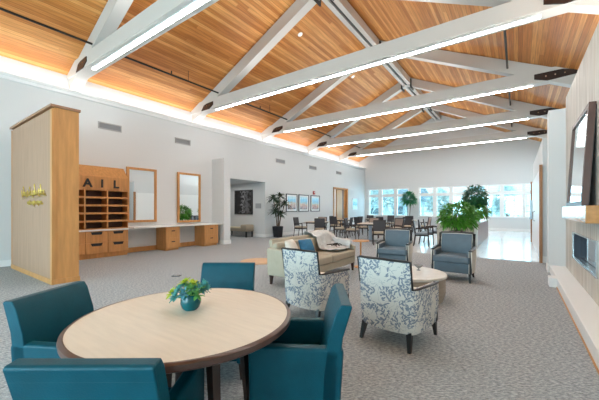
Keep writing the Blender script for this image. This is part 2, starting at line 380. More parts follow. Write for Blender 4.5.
# right side: panelled fireplace wall, pier, far wall block and outer wall
struct('wall_right', MB().box(.81, 1.0, YB, 5.24, 0, 3.66).box(.81, 1.0, 7.29, 8.4, 0, 3.66).box(.81, 1.0, 5.24, 7.29, 0, .49).box(.81, 1.0, 5.24, 7.29, .94, 3.66), panelwall)
struct('wall_pier', MB().box(.53, 1.0, 8.4, 8.75, 0, 3.45), wall_m)
struct('wall_right_far', MB().box(.5, XR, 9.8, 15.8, 0, 3.13), wall_m)
struct('baseboard_right', MB().box(.48, XR, 9.78, 9.8, 0, .16).box(.48, .5, 9.78, 9.82, 0, .16).box(.51, .53, 8.38, 8.77, 0, .16), white_m)
struct('wall_right_outer', MB().box(XR, XR + .3, YB, YF, 0, RZ + .3), wall_m)
struct('trim_2', MB().box(.545, .81, YB, 8.4, 0, .156).box(.44, .545, 6.83, 7.1, 0, .156), white_m, bevel=.006)
struct('trim_3', MB().box(.535, .545, YB, 6.83, 0, .018), maple)
struct('trim_4', MB().box(1.0, XR, YB, 8.75, 3.5, 3.6), white_m)
# ceiling boards: two slopes
for sgn, x0, x1 in ((-1, -10.6, XC), (1, XC, XR + .3)):
    za, zb = roof_z(x0), roof_z(x1)
    m = MB().prism([(x0, za), (x1, zb), (x1, zb + .15), (x0, za + .15)], 1, YB - .3, YF + .3)
    struct('ceiling', m, cedar)
# door in the left wall
d = struct('door_1', MB().box(-10.0, -9.92, 17.6, 19.5, 0, 2.68), maple)
box('door_frame', maple, -10.1, -9.76, 17.50, 17.62, 0, 2.76, d); box('door_frame', maple, -10.1, -9.76, 19.46, 19.58, 0, 2.76, d); box('door_frame', maple, -10.1, -9.76, 17.50, 19.58, 2.68, 2.78, d)
box('door_leaf', white_m, -9.93, -9.90, 17.64, 18.0, 0.02, 2.66, d); box('door_leaf', mat('pale_maple', (0.60, 0.35, 0.15), .4, var=.1, vscale=3, stretch=(6, 6, .6)), -9.93, -9.88, 18.15, 18.9, 0.02, 2.66, d)
box('door_leaf', mat('brown_door', (0.16, 0.07, 0.03), .4), -9.93, -9.89, 18.92, 19.15, 0.02, 2.66, d)
# doorway in the far right block
d = struct('door_2', MB().box(.465, .5, 9.9, 15.7, 0, 2.4), white_m)
cas = mat('brown_casing', (.36, .16, .06), .4, var=.1)
box('door_frame', cas, .435, .5, 9.74, 9.86, 0, 2.46, d); box('door_frame', cas, .42, .56, 15.7, 15.82, 0, 2.46, d)
MB().tube([(.46, 12.8, .95), (.40, 12.8, .98), (.40, 12.8, 1.25), (.46, 12.8, 1.28)], .015).build('door_handle', steel, d, smooth=True)
MB().box(.38, .46, 15.2, 15.66, .95, 1.7).build('notice_panel', mat('pale_blue_panel', (.45, .62, .75), .2), d)

# ---------------------------------------------------------------- roof trusses
def truss(y, label):
    t = thing('roof_truss', label, 'truss', (0, y, 0), 0, 'white roof trusses')
    yh = .17
    box('bottom_chord', truss_m, -10.3, XR, -yh, yh, 5.0, 5.36, t)
    for s in (-1, 1):
        xe = XL if s < 0 else XR
        z0 = roof_z(xe)
        m = MB().prism([(xe, z0 - .02), (XC, APEX - .02), (XC, APEX - .42), (xe, z0 - .42)], 1, -yh * .8, yh * .8)
        m.build('top_chord', truss_m, t)
        # heel plate, a long hexagon of dark steel with three bolts
        if s < 0: x0, x1 = -9.62, -8.95
        else: x0, x1 = .38, 1.32
        pts = [(x0, 5.10), (x0 + .30, 5.00), (x1, 5.05), (x1, 5.15), (x1 - .3, 5.25), (x0, 5.24)] if s > 0 else \
              [(x0, 5.0), (x0 + .15, 5.18), (x0 + .3, 5.22), (x1, 5.24), (x1, 5.12), (x1 - .22, 5.0)]
        p = MB().prism(pts, 1, -yh - .02, -yh).build('heel_plate', plate_m, t)
        for k in range(3):
            bx = x0 + (x1 - x0) * (.28 + .22 * k); bz = 5.13
            MB().box(bx - .015, bx + .015, -yh - .035, -yh - .015, bz - .015, bz + .015).build('bolt', steel, p)
        xs = XC + s * .2
        MB().box(min(xs, xs + s * .04), max(xs, xs + s * .04), -.24, .24, APEX - .62, APEX - .18).build('ridge_plate', black_m, t)
    h = MB().box(-9.0, .36, -.07, .07, 4.985, 5.001).build('light_housing', white_m, t)
    box('light_diffuser', led_m, -8.98, .34, -.032, .032, 4.972, 4.986, h)
    return t
names = ['nearest white roof truss crossing the upper corner by the maple cabinet', 'second white roof truss, its lit underside crossing the middle of the ceiling',
         'third white roof truss with dark plate beside the fireplace wall top', 'fourth white roof truss, second from the window wall', 'fifth white roof truss, closest to the window wall']
for y, l in zip((3.37, 7.35, 11.35, 15.4, 19.4), names): truss(y, l)
t = thing('ridge_beam', 'white ridge beam with a black lighting track along its underside', 'beam', (XC, 0, 0))
MB().box(-.2, -.05, YB, YF, 7.42, 7.72).box(.05, .2, YB, YF, 7.42, 7.72).box(-.05, .05, YB, YF, 7.5, 7.72).build('beam', truss_m, t)
box('track', black_m, -.03, .03, YB + .3, YF - .3, 7.46, 7.5, t)
def pipe(x, z, label):
    t = thing('sprinkler_pipe', label, 'pipe', (x, 0, z), 0)
    MB().tube([(0, YB, 0), (0, YF, 0)], .028).build('pipe', black_m, t, smooth=True)
    for y in (-1, 5.4, 9.4, 13.4, 17.4, 21):
        MB().tube([(0, y, 0), (0, y, .12)], .02).build('sprinkler_head', black_m, t)
        MB().tube([(0, y + .6, 0), (0, y + .6, roof_z(x) - z)], .008, 6).build('hanger', black_m, t)
pipe(-8.72, 5.5, 'black sprinkler pipe running above the cove on the mail shelf side')
pipe(-.26, 5.62, 'black sprinkler pipe near the fireplace wall side of the ceiling')
for i, (x, y, wh) in enumerate(((-5.9, 8.3, 'left slope just past the second truss'), (-3.2, 7.95, 'right slope just past the second truss'), (-5.9, 12.3, 'left slope just past the third truss'), (-3.2, 12.2, 'right slope just past the third truss'))):
    sl = math.atan((APEX - RZ) / 5.85) * (1 if x > XC else -1)
    o = bpy.data.objects.new('downlight', None); C.objects.link(o); o.location = (x, y, roof_z(x) - .005); o.rotation_euler = (0, sl, 0)
    tag(o, 'small round downlight in the cedar ceiling, on the ' + wh, 'downlight', 'ceiling downlights')
    MB().lathe([(.055, -.012), (.085, -.012), (.085, 0), (.055, 0), (.055, -.012)], seg=20).build('ring', white_m, o)
    MB().lathe([(0, -.006), (.055, -.006), (.055, 0), (0, 0)], seg=16).build('lens', lamp_m, o)

# ---------------------------------------------------------------- left wall fittings
t = thing('tall_cabinet', 'tall freestanding maple cabinet with gold script on its wide side', 'cabinet', (-9.42, 1.87, 0))
box('side_panel', maple_dull, 0, 2.64, 0, .03, .08, 3.14, t)
box('body', maple, .02, 2.68, .03, .41, 0, 3.17, t)
box('corner_post', maple, 2.60, 2.69, -.005, .05, 0, 3.14, t)
box('plinth', maple, -.01, 2.70, -.012, .42, 0, .09, t)
box('crown', mat('brown_crown', (.30, .15, .08), .4), -.04, 2.71, -.03, .43, 3.17, 3.215, t)
box('trim_bead', maple, .0, .04, -.008, .02, .08, 3.14, t)
rnd = random.Random(3)
def scribble(x0, x1, zc, amp, n, parent, seed):
    r = random.Random(seed); pts = []
    N = n * 12
    for i in range(N + 1):
        a = i / N; ph = a * n * 2 * PI
        tall = 1.0 + (1.1 if r.random() < .0 else 0) + .9 * max(0, math.sin(a * n * 1.7 + seed)) ** 3
        pts.append((x0 + (x1 - x0) * a + .022 * math.cos(ph), -.012, zc + amp * tall * math.sin(ph)))
    return MB().tube(pts, .0075, 6).build('gold_script', brass, parent, smooth=True)
scribble(.84, 2.36, 1.66, .045, 15, t, 1); scribble(1.25, 2.2, 1.47, .03, 13, t, 4)
MB().tube([(.80, -.012, 1.56), (1.2, -.012, 1.585), (1.8, -.012, 1.57), (2.42, -.012, 1.60)], .007, 6).build('gold_script', brass, t, smooth=True)
for x, z0, z1 in ((.98, 1.62, 1.82), (1.42, 1.62, 1.80), (1.72, 1.62, 1.84), (2.08, 1.62, 1.82), (1.7, 1.38, 1.5)):
    MB().tube([(x, -.012, z0), (x + .03, -.012, (z0 + z1) / 2), (x, -.012, z1), (x - .025, -.012, z1 - .05)], .007, 6).build('gold_script', brass, t, smooth=True)

# mail unit
t = thing('mail_shelf_unit', 'maple mail sorting unit with dark pigeonholes, drawers and black letters', 'shelf unit', (-9.8, 0, 0))
Y0, Y1 = 2.75, 4.42; DX = .42; ZC = .79; ZT = 1.88
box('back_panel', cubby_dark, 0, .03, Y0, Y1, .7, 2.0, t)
MB().prism([(0, 1.90), (DX, 1.90), (DX, 2.24), (.13, 2.56), (0, 2.56)], 1, Y0, Y1).build('hood', maple, t)
for k in range(4):
    y = Y0 + (Y1 - Y0) * k / 3
    box('divider', maple, .02, DX, max(Y0, y - .018), min(Y1, y + .018), ZC, 1.90, t)
for k in range(6):
    z = ZC + k * (ZT - ZC) / 5
    box('shelf', maple, .02, DX - .01, Y0, Y1, z - .02 if k else z, z + .03 if k else z + .02, t)
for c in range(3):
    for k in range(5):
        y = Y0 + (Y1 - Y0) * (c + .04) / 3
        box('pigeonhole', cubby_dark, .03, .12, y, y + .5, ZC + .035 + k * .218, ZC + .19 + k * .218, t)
box('ledge', counter_m, 0, DX + .03, Y0 - .01, Y1 + .01, .745, .79, t)
box('base', maple, 0, DX - .02, Y0, Y1, .12, .745, t); box('plinth', maple, 0, DX - .05, Y0, Y1, 0, .12, t)
for c in range(3):
    for k in range(2):
        y0 = Y0 + (Y1 - Y0) * c / 3; z0 = .125 + k * .31
        dr = box('drawer', maple, DX - .02, DX, y0 + .012, y0 + .558, z0, z0 + .30, t, .004)
        MB().prism([(y0 + .14, z0 + .285), (y0 + .43, z0 + .285), (y0 + .40, z0 + .21), (y0 + .17, z0 + .21)], 0, DX, DX + .006).build('finger_pull', black_m, dr)
tcv = None
for ch, y in (('M', 2.93), ('A', 3.37), ('I', 3.72), ('L', 4.08)):
    cu = bpy.data.curves.new('letter', 'FONT'); cu.body = ch; cu.size = .31; cu.extrude = .012; cu.align_x = 'CENTER'; cu.offset = .008
    o = bpy.data.objects.new('letter', cu); C.objects.link(o); cu.materials.append(black_m)
    me = bpy.data.meshes.new_from_object(o.evaluated_get(bpy.context.evaluated_depsgraph_get())); bpy.data.objects.remove(o)
    o = bpy.data.objects.new('letter', me); C.objects.link(o); o.parent = t; o.location = (DX + .014, y, 1.95); o.rotation_euler = (R(90), 0, R(90))
# counter with drawer pedestals
t = thing('wall_counter', 'long white counter running under the two maple-framed mirrors', 'counter', (-9.8, 0, 0))
box('countertop', counter_m, 0, .66, 4.48, 7.78, .77, .81, t, .004); box('toe_rail', maple, 0, .03, 4.48, 7.78, 0, .15, t)
for y, lab in ((5.5, 'maple drawer pedestal under the counter between the two mirrors'), (6.98, 'maple drawer pedestal under the counter beside the white wing wall')):
    w = .5 if y < 6 else .62
    p = thing('drawer_pedestal', lab, 'drawer unit', (-9.8, y, 0), 0, 'counter pedestals')
    box('body', maple, .03, .60, 0, w, .07, .768, p); box('plinth', maple, .03, .55, .02, w - .02, 0, .07, p)
    for z0, z1 in ((.09, .41), (.42, .76)):
        dr = box('drawer', maple, .60, .62, .01, w - .01, z0, z1, p, .004)
        box('drawer_pull', black_m, .62, .63, w / 2 - .06, w / 2 + .06, z1 - .14, z1 - .11, dr)
def framed(name, lab, cat, loc, rz, w, h, fw, fm, inner, dep=.05, group=None, mat_w=0.0):
    """framed flat thing on a wall; local x across, -y towards the viewer, z up from its lower edge"""
    t = thing(name, lab, cat, loc, rz, group)
    f = MB()
    f.box(0, w, -dep, 0, 0, fw).box(0, w, -dep, 0, h - fw, h).box(0, fw, -dep, 0, fw, h - fw).box(w - fw, w, -dep, 0, fw, h - fw)
    f.build('frame', fm, t)
    if mat_w:
        box('mount', white_m, fw, w - fw, -dep * .5, -.004, fw, h - fw, t)
        box('print', inner, fw + mat_w, w - fw - mat_w, -dep * .5 - .004, -dep * .5, fw + mat_w, h - fw - mat_w, t)
    else: box('glass' if cat == 'mirror' else 'print', inner, fw, w - fw, -dep * .6, -.004, fw, h - fw, t)
    return t
LW = R(90)   # rotation for things on the left wall: local -y -> +x
framed('wall_mirror', 'maple-framed mirror next to the mail shelves', 'mirror', (-9.79, 4.55, .93), LW, .95, 1.72, .07, maple, mirror_m, .06, 'maple-framed mirrors')
framed('wall_mirror', 'maple-framed mirror next to the white wing wall', 'mirror', (-9.79, 6.27, .87), LW, .95, 1.78, .07, maple, mirror_m, .06, 'maple-framed mirrors')
city = [(0, (.10, .09, .09)), (.25, (.45, .22, .16)), (.42, (.55, .42, .30)), (.55, (.30, .50, .62)), (.75, (.25, .55, .75)), (1, (.55, .75, .85))]
for y, k, lab in ((12.5, 0, 'framed blue and orange townscape print nearest the tall dracaena'), (13.62, 1, 'framed blue and orange townscape print, middle of the row of three'), (14.82, 2, 'framed blue and orange townscape print below the red alarm')):
    framed('framed_print', lab, 'picture', (-9.8, y, 1.2), LW, .98, .95, .045, mat('frame_grey_black', (.05, .055, .06), .4), picture('townscape_%d' % k, [(p, tuple(min(1, c * (1 + .1 * k)) for c in q)) for p, q in city], 2, 3 + k), .04, 'three townscape prints', .09)
framed('framed_print', 'small pale blue print on the left wall between the wooden door and the window corner', 'picture', (-9.8, 20.3, 1.32), LW, .85, .8, .03, white_m, picture('blue_abstract', [(.2, (.5, .68, .78)), (.5, (.10, .38, .58)), (.8, (.45, .65, .78))], 2, 5), .04)
framed('framed_print', 'large black and grey abstract print above the beige bench', 'picture', (-11.85, 10.9, 1.08), 0, 1.25, 1.22, .05, black_m, picture('bw_abstract', [(.2, (.02, .02, .02)), (.4, (.04, .04, .045)), (.5, (.35, .35, .36)), (.56, (.03, .03, .03)), (.72, (.16, .16, .17)), (.9, (.03, .03, .03))], 0, 7), .05)
tag(box('wall_plaque', mat('plaque_grey', (.38, .4, .42), .4), -10.4, -10.05, 10.875, 10.9, 1.38, 1.62), 'small grey plaque on the alcove wall next to the abstract print', 'plaque')
t = thing('fire_alarm', 'small red fire alarm above the third townscape print', 'alarm', (-9.8, 15.15, 2.2)); box('housing', mat('alarm_red', (.45, .03, .03), .4), 0, .06, -.09, .09, 0, .2, t, .01); MB().lathe([(0, 0), (.04, 0), (.03, .03), (0, .035)], (.06, 0, .1), 12).build('strobe', white_m, t)
for (y, w), lab in zip(((3.78, .64), (6.2, .62), (11.7, .72), (14.68, .76), (17.9, .7)), ('first grey wall vent, above the mail shelf unit', 'second grey wall vent, above the mirror nearest the wing wall', 'third grey wall vent, above the tall dracaena', 'fourth grey wall vent, above the townscape prints', 'fifth grey wall vent, above the wooden door')):
    t = thing('wall_vent', lab, 'vent', (-9.8, y, 3.67), 0, 'grey wall vents')
    MB().box(0, .02, 0, w, 0, .03).box(0, .02, 0, w, .17, .2).box(0, .02, 0, .03, .03, .17).box(0, .02, w - .03, w, .03, .17).build('frame', mat('vent_frame', (.42, .42, .42), .5), t)
    g = MB(); g.box(0, .004, .03, w - .03, .03, .17)
    for k in range(6): g.box(.004, .016, .03, w - .03, .035 + k * .024, .045 + k * .024)
    g.build('grille', vent_m, t)

# ---------------------------------------------------------------- right wall fittings
tag(box('mantel_shelf', mat('polished_maple', (0.50, 0.24, 0.08), 0.16, var=.14, vscale=3, stretch=(6, .7, 6)), .62, .81, 4.7, 6.9, 1.186, 1.39, None, .004), 'thick maple mantel shelf on the pale panelled fireplace wall', 'shelf')
t = thing('leaning_mirror', 'brown-framed mirror leaning on the mantel shelf', 'mirror', (.70, 5.3, 1.392)); t.rotation_euler = (0, R(3.2), 0)
brownf = mat('brown_frame', (.10, .048, .035), .4)
MB().box(-.04, .03, 0, 1.5, 0, .06).box(-.04, .03, 0, 1.5, 1.26, 1.32).box(-.04, .03, 0, .07, .06, 1.26).box(-.04, .03, 1.43, 1.5, .06, 1.26).build('frame', brownf, t)
box('glass', mirror_m, -.02, 0, .07, 1.43, .06, 1.26, t)
box('backing', black_m, .03, .04, .03, 1.47, .03, 1.29, t)
t = thing('linear_fireplace', 'long glass-fronted fireplace set low in the panelled wall', 'fireplace', (.81, 5.24, .49))
MB().box(-.02, .0, -.01, 2.06, -.01, .012).box(-.02, 0, -.01, 2.06, .438, .46).box(-.02, 0, -.01, .012, .012, .438).box(-.02, 0, 2.038, 2.06, .012, .438).build('frame', steel, t)
MB().box(.10, .12, 0, 2.05, 0, .45).box(0, .10, 2.03, 2.05, 0, .45).box(0, .10, 0, .02, 0, .45).box(0, .10, .02, 2.03, .43, .45).build('firebox', mat('navy_enamel', (.006, .012, .03), .35), t)
box('firebox_floor', steel, 0, .10, .02, 2.03, 0, .02, t)
box('glass', mat('dark_glass', (.03, .05, .09), .03, spec=1.0), .085, .099, .03, 2.02, .03, .42, t)

# ---------------------------------------------------------------- teal armchairs
def soft_box(x0, x1, y0, y1, z0, z1, name, m, parent, bev=.03, seg=4): return MB().box(x0, x1, y0, y1, z0, z1).build(name, m, parent, bev, seg)
def teal_chair():
    t = thing('teal_armchair', '', 'armchair')
    w = .248
    # back, gently flared out at the top: profile in (y,z)
    prof = [(-.27, .12), (-.30, .45), (-.325, .66), (-.375, .825), (-.365, .835), (-.315, .836), (-.29, .80), (-.245, .66), (-.215, .45), (-.20, .12)]
    MB().prism(prof, 0, -w, w).build('backrest', teal, t, .010, 3)
    MB().tube([(-w + .008, -.356, .775), (w - .008, -.356, .775)], .004, 6).build('seam', mat('teal_piping', (.008, .07, .10), .4), t)
    for s in (-1, 1):
        a, b = sorted((s * w, s * (w - .065)))
        MB().prism([(-.30, .12), (.18, .12), (.19, .59), (.175, .60), (-.31, .60), (-.33, .59)], 0, a, b).build('arm', teal, t, .016, 3)
        for y, y2 in ((-.25, -.275), (.14, .165)):
            MB().taper((s * .22, y, .13), (s * .23, y2, 0), .024, .015).build('leg', darkwood, t)
    soft_box(-.19, .19, -.23, .18, .14, .33, 'seat_frame', teal, t, .012, 2)
    soft_box(-.188, .188, -.22, .20, .33, .45, 'seat_cushion', teal, t, .035, 4)
    return t
tc0 = teal_chair()
def put(o, loc, rz, label, group): o.location = loc; o.rotation_euler = (0, 0, rz); o['label'] = label; o['group'] = group; return o
G = 'teal armchairs around the round table'
def back_at(bx, by, dx, dy, off=.34):
    L = math.hypot(dx, dy); return (bx + dx / L * off, by + dy / L * off, 0), face(dx, dy)
p, r = back_at(-2.43, .66, .88, .47); put(tc0, p, r, 'teal armchair at the round table, nearest the maple cabinet', G)
p, r = back_at(-1.19, .42, -.59, .81); copy_tree(tc0, p, r, 'teal armchair closest to the viewer, its back cutting the bottom edge', G)
p, r = back_at(-2.26, 2.0, .57, -.82); copy_tree(tc0, p, r, 'teal armchair across the round table, behind the succulent vase', G)
p, r = back_at(-.88, 1.68, -.84, -.54); copy_tree(tc0, p, r, 'teal armchair at the round table, nearest the patterned armchairs', G)
# ---------------------------------------------------------------- round table
TC = (-1.56, 1.07); TR = .597
t = thing('round_table', 'round table with cream top and walnut edge among the teal armchairs', 'table', (*TC, 0))
MB().lathe([(0, .703), (TR - .022, .703), (TR - .022, .7405), (0, .7405)], seg=96).build('tabletop', laminate, t, smooth=True)
MB().lathe([(TR - .022, .702), (TR - .008, .702), (TR, .708), (TR + .002, .722), (TR, .734), (TR - .008, .740), (TR - .022, .741), (TR - .022, .702)], seg=96).build('table_edge', walnut, t, smooth=True)
MB().lathe([(.09, 0), (.09, .02), (.07, .04), (.07, .69)], seg=24).build('column', darkwood, t, smooth=True)
box('cross_rail', darkwood, -.36, .36, -.035, .035, .62, .69, t); box('cross_rail', darkwood, -.035, .035, -.36, .36, .62, .69, t)
for k in range(4):
    a = k * PI / 2 + R(75)
    MB().taper((.34 * math.cos(a), .34 * math.sin(a), .69), (.40 * math.cos(a), .40 * math.sin(a), 0), .026, .014).build('leg', darkwood, t)
# succulent vase
t = thing('succulent_vase', 'round teal glazed vase of green succulents on the cream tabletop', 'vase', (-1.62, 1.13, .741)); 
teal_gl = mat('teal_glaze', (.0, .10, .12), .1, spec=.5, var=.3, vscale=14)
MB().lathe([(0, 0), (.038, 0), (.052, .015), (.060, .04), (.058, .066), (.046, .088), (.045, .094), (.040, .094), (.041, .085), (.04, .08), (0, .08)], seg=40).build('pot', teal_gl, t, smooth=True)
rr = random.Random(11)
succ = [mat('succulent_teal', (.09, .36, .34), .5), mat('succulent_lime', (.50, .60, .05), .5), mat('succulent_green', (.12, .36, .10), .5), mat('succulent_blue', (.10, .34, .42), .5)]
for k in range(16):
    a = k * 2.4; rad = .018 + .062 * (k / 15) ** .7; h = .15 - .055 * (rad / .08) ** 2
    c = Vector((rad * 1.2 * math.cos(a), rad * 1.2 * math.sin(a), h)); m = MB()
    if k < 4: c = Vector(((-.085, -.07, .095), (.02, .0, .155), (-.03, -.02, .16), (.06, .06, .14))[k])
    tilt = Vector((c.x, c.y, .06)).normalized()
    for ring, (n_, L, el) in enumerate(((7, .046, .35), (6, .034, .9), (4, .022, 1.4))):
        for q in range(n_):
            b = q * 2 * PI / n_ + ring * .5
            dl = Vector((math.cos(b), math.sin(b), math.tan(el) * .7)); dl = (Vector((0, 0, 1)).rotation_difference(tilt) @ dl).normalized()
            m.leaf(c, dl, L, .013, .0)
    m.build('succulent_rosette', succ[(1 if k in (0, 1, 2, 12) else (0, 2, 3, 0)[k % 4])], t, fix=False)
    MB().tube([(c.x * .3, c.y * .3, .07), c], .004, 6).build('stem', succ[2], t)
for a, L in ((2.6, .11), (.1, .12), (1.2, .1)):
    m = MB(); p0 = Vector((0, 0, .1)); d = Vector((math.cos(a), math.sin(a), .45)).normalized()
    m.tube([p0, p0 + d * L], .003, 6)
    for q in range(8): 
        pp = p0 + d * L * (.4 + .6 * q / 7); m.leaf(pp, (math.cos(a + (1 if q % 2 else -1) * 1.0), math.sin(a + (1 if q % 2 else -1) * 1.0), .3), .022, .006)
    m.build('succulent_sprig', succ[(2, 3, 0)[int(a) % 3]], t, fix=False)

# ---------------------------------------------------------------- barrel armchairs (patterned and blue-grey)
def barrel_chair(name, outer, inner, seatm, sq=False, rw=.013, W0=.305):
    t = thing(name, '', 'armchair')
    D0 = .30; zb = .16; AH, BH = .585, .85
    # outline from front-left round the back to front-right: (x, y, is_back)
    path = [(-W0 - .005, D0), (-W0 - .02, .12), (-W0 - .02, -.08), (-W0 - .005, -.24), (-W0 + .02, -.285), (-W0 + .05, -.30), (-.12, -.335), (0, -.345), (.12, -.335), (W0 - .05, -.30), (W0 - .02, -.285), (W0 + .005, -.24), (W0 + .02, -.08), (W0 + .02, .12), (W0 + .005, D0)]
    n = len(path)
    def off(i, d):
        a = Vector(path[max(0, i - 1)]); b = Vector(path[min(n - 1, i + 1)]); v = (b - a).normalized(); nrm = Vector((-v.y, v.x)); return Vector(path[i]) + nrm * d
    lo, hi = 3.5, 10.5
    # sides (arm height)
    zs = [0, .25, .6, 1]
    def shell(i0, i1, ztop_f, zbot, nm, th=.055):
        m = MB(); V = []
        for i in range(i0, i1 + 1):
            zt = ztop_f(i); col = []
            for q in (0, .2, .5, .8, 1):
                z = zbot + (zt - zbot) * q
                bul = -.016 * (1 - min(1, (z - zb) / .3)) + .006 * math.sin(PI * min(1, (z - zb) / .4))
                lean = -(max(0, z - .5)) * .16 if 4 <= i <= 10 else (-(max(0, z - .5)) * .08 if i in (3, 11) else 0)
                o1 = off(i, -bul); o2 = off(i, th)
                col.append((Vector((o1.x, o1.y + lean, z)), Vector((o2.x, o2.y + lean, z))))
            V.append(col)
        A = [[m.bm.verts.new(c[0]) for c in col] for col in V]; B = [[m.bm.verts.new(c[1]) for c in col] for col in V]
        for i in range(len(V) - 1):
            for j in range(4):
                m.bm.faces.new((A[i][j], A[i + 1][j], A[i + 1][j + 1], A[i][j + 1])); m.bm.faces.new((B[i][j], B[i][j + 1], B[i + 1][j + 1], B[i + 1][j]))
            m.bm.faces.new((A[i][4], A[i + 1][4], B[i + 1][4], B[i][4])); m.bm.faces.new((A[i][0], B[i][0], B[i + 1][0], A[i + 1][0]))
        for e in (0, -1):
            for j in range(4): m.bm.faces.new((A[e][j], A[e][j + 1], B[e][j + 1], B[e][j]))
        return m
    armz = lambda i: AH if i in (2, 3, 4, 10, 11, 12) else (AH - .01 if i in (1, 13) else AH - .02)
    shell(0, 14, armz, zb, 'body').build('body', outer, t, smooth=True)
    bz = lambda i: BH + .012 * (1 - abs(i - 7) / 3)
    shell(4, 10, bz, AH - .03, 'backrest').build('backrest', outer, t, smooth=True)
    def top(i, z):
        p = off(i, .005 if not sq else .028); lean = -(max(0, z - .5)) * .16 if 4 <= i <= 10 else 0
        return Vector((p.x, p.y + lean, z))
    tr = [top(i, armz(i) + .004) for i in range(0, 5)] + [top(4, BH + .004)] + [top(i, bz(i) + .004) for i in range(5, 10)] + [top(10, BH + .004)] + [top(i, armz(i) + .004) for i in range(10, 15)]
    MB().tube(tr, rw, 8).build('trim_rail', blackwood, t, smooth=True)
    # inner back pad
    ip = [off(i, .058) for i in range(4, 11)]
    m = MB(); m.grid(lambda u, v: (ip[min(6, round(u * 6))].x * .97, ip[min(6, round(u * 6))].y + .02 * math.sin(PI * u) + .02 * math.sin(PI * v) - max(0, (.42 + .42 * v) - .5) * .16, .42 + .425 * v), 7, 6)
    m.build('back_pad', inner, t, smooth=True, fix=False)
    for s in (-1, 1):
        x0, x1 = sorted((s * (W0 - .045), s * (W0 - .075)))
        box('arm_pad', inner, x0, x1, -.2, D0 - .03, .3, AH - .03, t)
        MB().taper((s * (W0 - .02), D0 - .02, AH - .01), (s * (W0 - .02), D0 - .02, zb), .018, .02).build('arm_post', blackwood, t)
    soft_box(-W0 + .035, W0 - .035, -.26, D0 - .01, zb, .34, 'front_rail', inner if sq else seatm, t, .012, 2)
    MB().box(-W0 + .075, W0 - .075, -.25, D0 + .0, .335, .47).box(-W0 + .03, W0 - .03, D0 - .08, D0 + .04, .335, .47).build('seat_cushion', seatm, t, .04, 5)
    for s in (-1, 1):
        MB().taper((s * (W0 - .035), D0 - .03, zb + .02), (s * (W0 - .025), D0 + .0, 0), .024, .014).build('leg', blackwood, t)
        MB().taper((s * (W0 - .065), -.26, zb + .02), (s * (W0 - .045), -.31, 0), .026, .015).build('leg', blackwood, t)
    return t
fl = barrel_chair('patterned_armchair', toile_m, cream_f, cream_f)
put(fl, (-1.04, 3.27, 0), face(.14, .99), 'cream and blue leaf-patterned armchair seen from behind, beside the drum table', 'leaf-patterned armchairs')
copy_tree(fl, (-2.12, 3.34, 0), face(.10, .99), 'cream and blue leaf-patterned armchair in front of the beige sofa', 'leaf-patterned armchairs')
bl = barrel_chair('blue_armchair', cream_f, bluegrey, bluegrey, True, .031, .345)
put(bl, (-1.02, 6.62, 0), face(-.02, -1), 'blue-grey armchair with black frame in front of the leafy floor planter', 'blue-grey armchairs')
copy_tree(bl, (-2.30, 6.98, 0), face(.12, -1), 'blue-grey armchair with black frame between the sofa end and the other blue armchair', 'blue-grey armchairs')
# ---------------------------------------------------------------- drum table
t = thing('drum_table', 'round drum table with pale stone top between patterned and blue armchairs', 'table', (-1.39, 4.84, 0))
MB().lathe([(0, 0), (.50, 0), (.53, .12), (.53, .34), (0, .34)], seg=64).build('drum', mat('tan_drum', (.37, .31, .245), .5, var=.12, vscale=4, stretch=(1, 1, 8)), t, smooth=True)
MB().lathe([(0, .34), (.54, .34), (.55, .35), (.55, .37), (.54, .38), (0, .38)], seg=64).build('tabletop', mat('pale_stone', (.62, .60, .56), .35, var=.06, vscale=10), t, smooth=True)
t = thing('glass_dish', 'small clear glass dish on the drum table', 'dish', (-1.28, 5.03, .381))
MB().lathe([(0, .0), (.03, 0), (.03, .008), (.01, .015), (.012, .03), (.05, .06), (.065, .085), (.06, .085), (.045, .062), (0, .045)], seg=24).build('bowl', mat('smoked_glass', (.25, .27, .28), .05, spec=1.0), t, smooth=True)
# ---------------------------------------------------------------- sofa: faces +X
t = thing('sofa', 'long beige upholstered sofa with rolled back behind the patterned armchair', 'sofa', (-3.32, 5.18, 0))
LN = 1.06
for s in (-1, 1):
    MB().prism([(-.33, .17), (.38, .17), (.40, .53), (.30, .58), (-.15, .645), (-.33, .65), (-.35, .62)], 1, *sorted((s * LN, s * (LN - .09)))).build('arm', sofa_m, t, .022, 4)
    for x in (-.29, .35): MB().taper((x, s * (LN - .07), .18), (x, s * (LN - .06), 0), .03, .016).build('leg', darkwood, t)
MB().prism([(-.33, .17), (-.36, .60), (-.39, .76), (-.37, .80), (-.32, .80), (-.27, .62), (-.20, .35), (-.19, .17)], 1, -LN + .1, LN - .1).build('backrest', sofa_m, t, .03, 4)
soft_box(-.31, .39, -LN + .09, LN - .09, .17, .31, 'base', sofa_m, t, .015, 2)
for s in (-1, 1):
    y0, y1 = sorted((s * .002, s * (LN - .095)))
    soft_box(-.30, .42, y0, y1, .31, .46, 'seat_cushion', sofa_m, t, .04, 5)
    soft_box(-.31, -.18, y0, y1, .44, .74, 'back_cushion', sofa_m, t, .05, 5)
def pillow(name, lab, loc, rot, w, m):
    mb = MB()
    for sg in (1, -1):
        mb.grid(lambda u, v: ((u - .5) * w * (1 - .12 * math.sin(PI * v) * 0), (v - .5) * w, sg * .09 * (math.sin(PI * min(1, max(0, u))) ** .5) * (math.sin(PI * min(1, max(0, v))) ** .5)), 13, 13)
    bmesh.ops.remove_doubles(mb.bm, verts=mb.bm.verts[:], dist=.0005)
    o = mb.build(name, m, smooth=True, subsurf=1); o.location = loc; o.rotation_euler = rot
    return tag(o, lab, 'cushion')
pillow('cushion', 'cream throw pillow leaning at the near end of the sofa', (-3.32, 4.42, .635), (R(0), R(66), R(14)), .36, mat('cream_pillow', (.70, .66, .60), .9, var=.08, vscale=20))
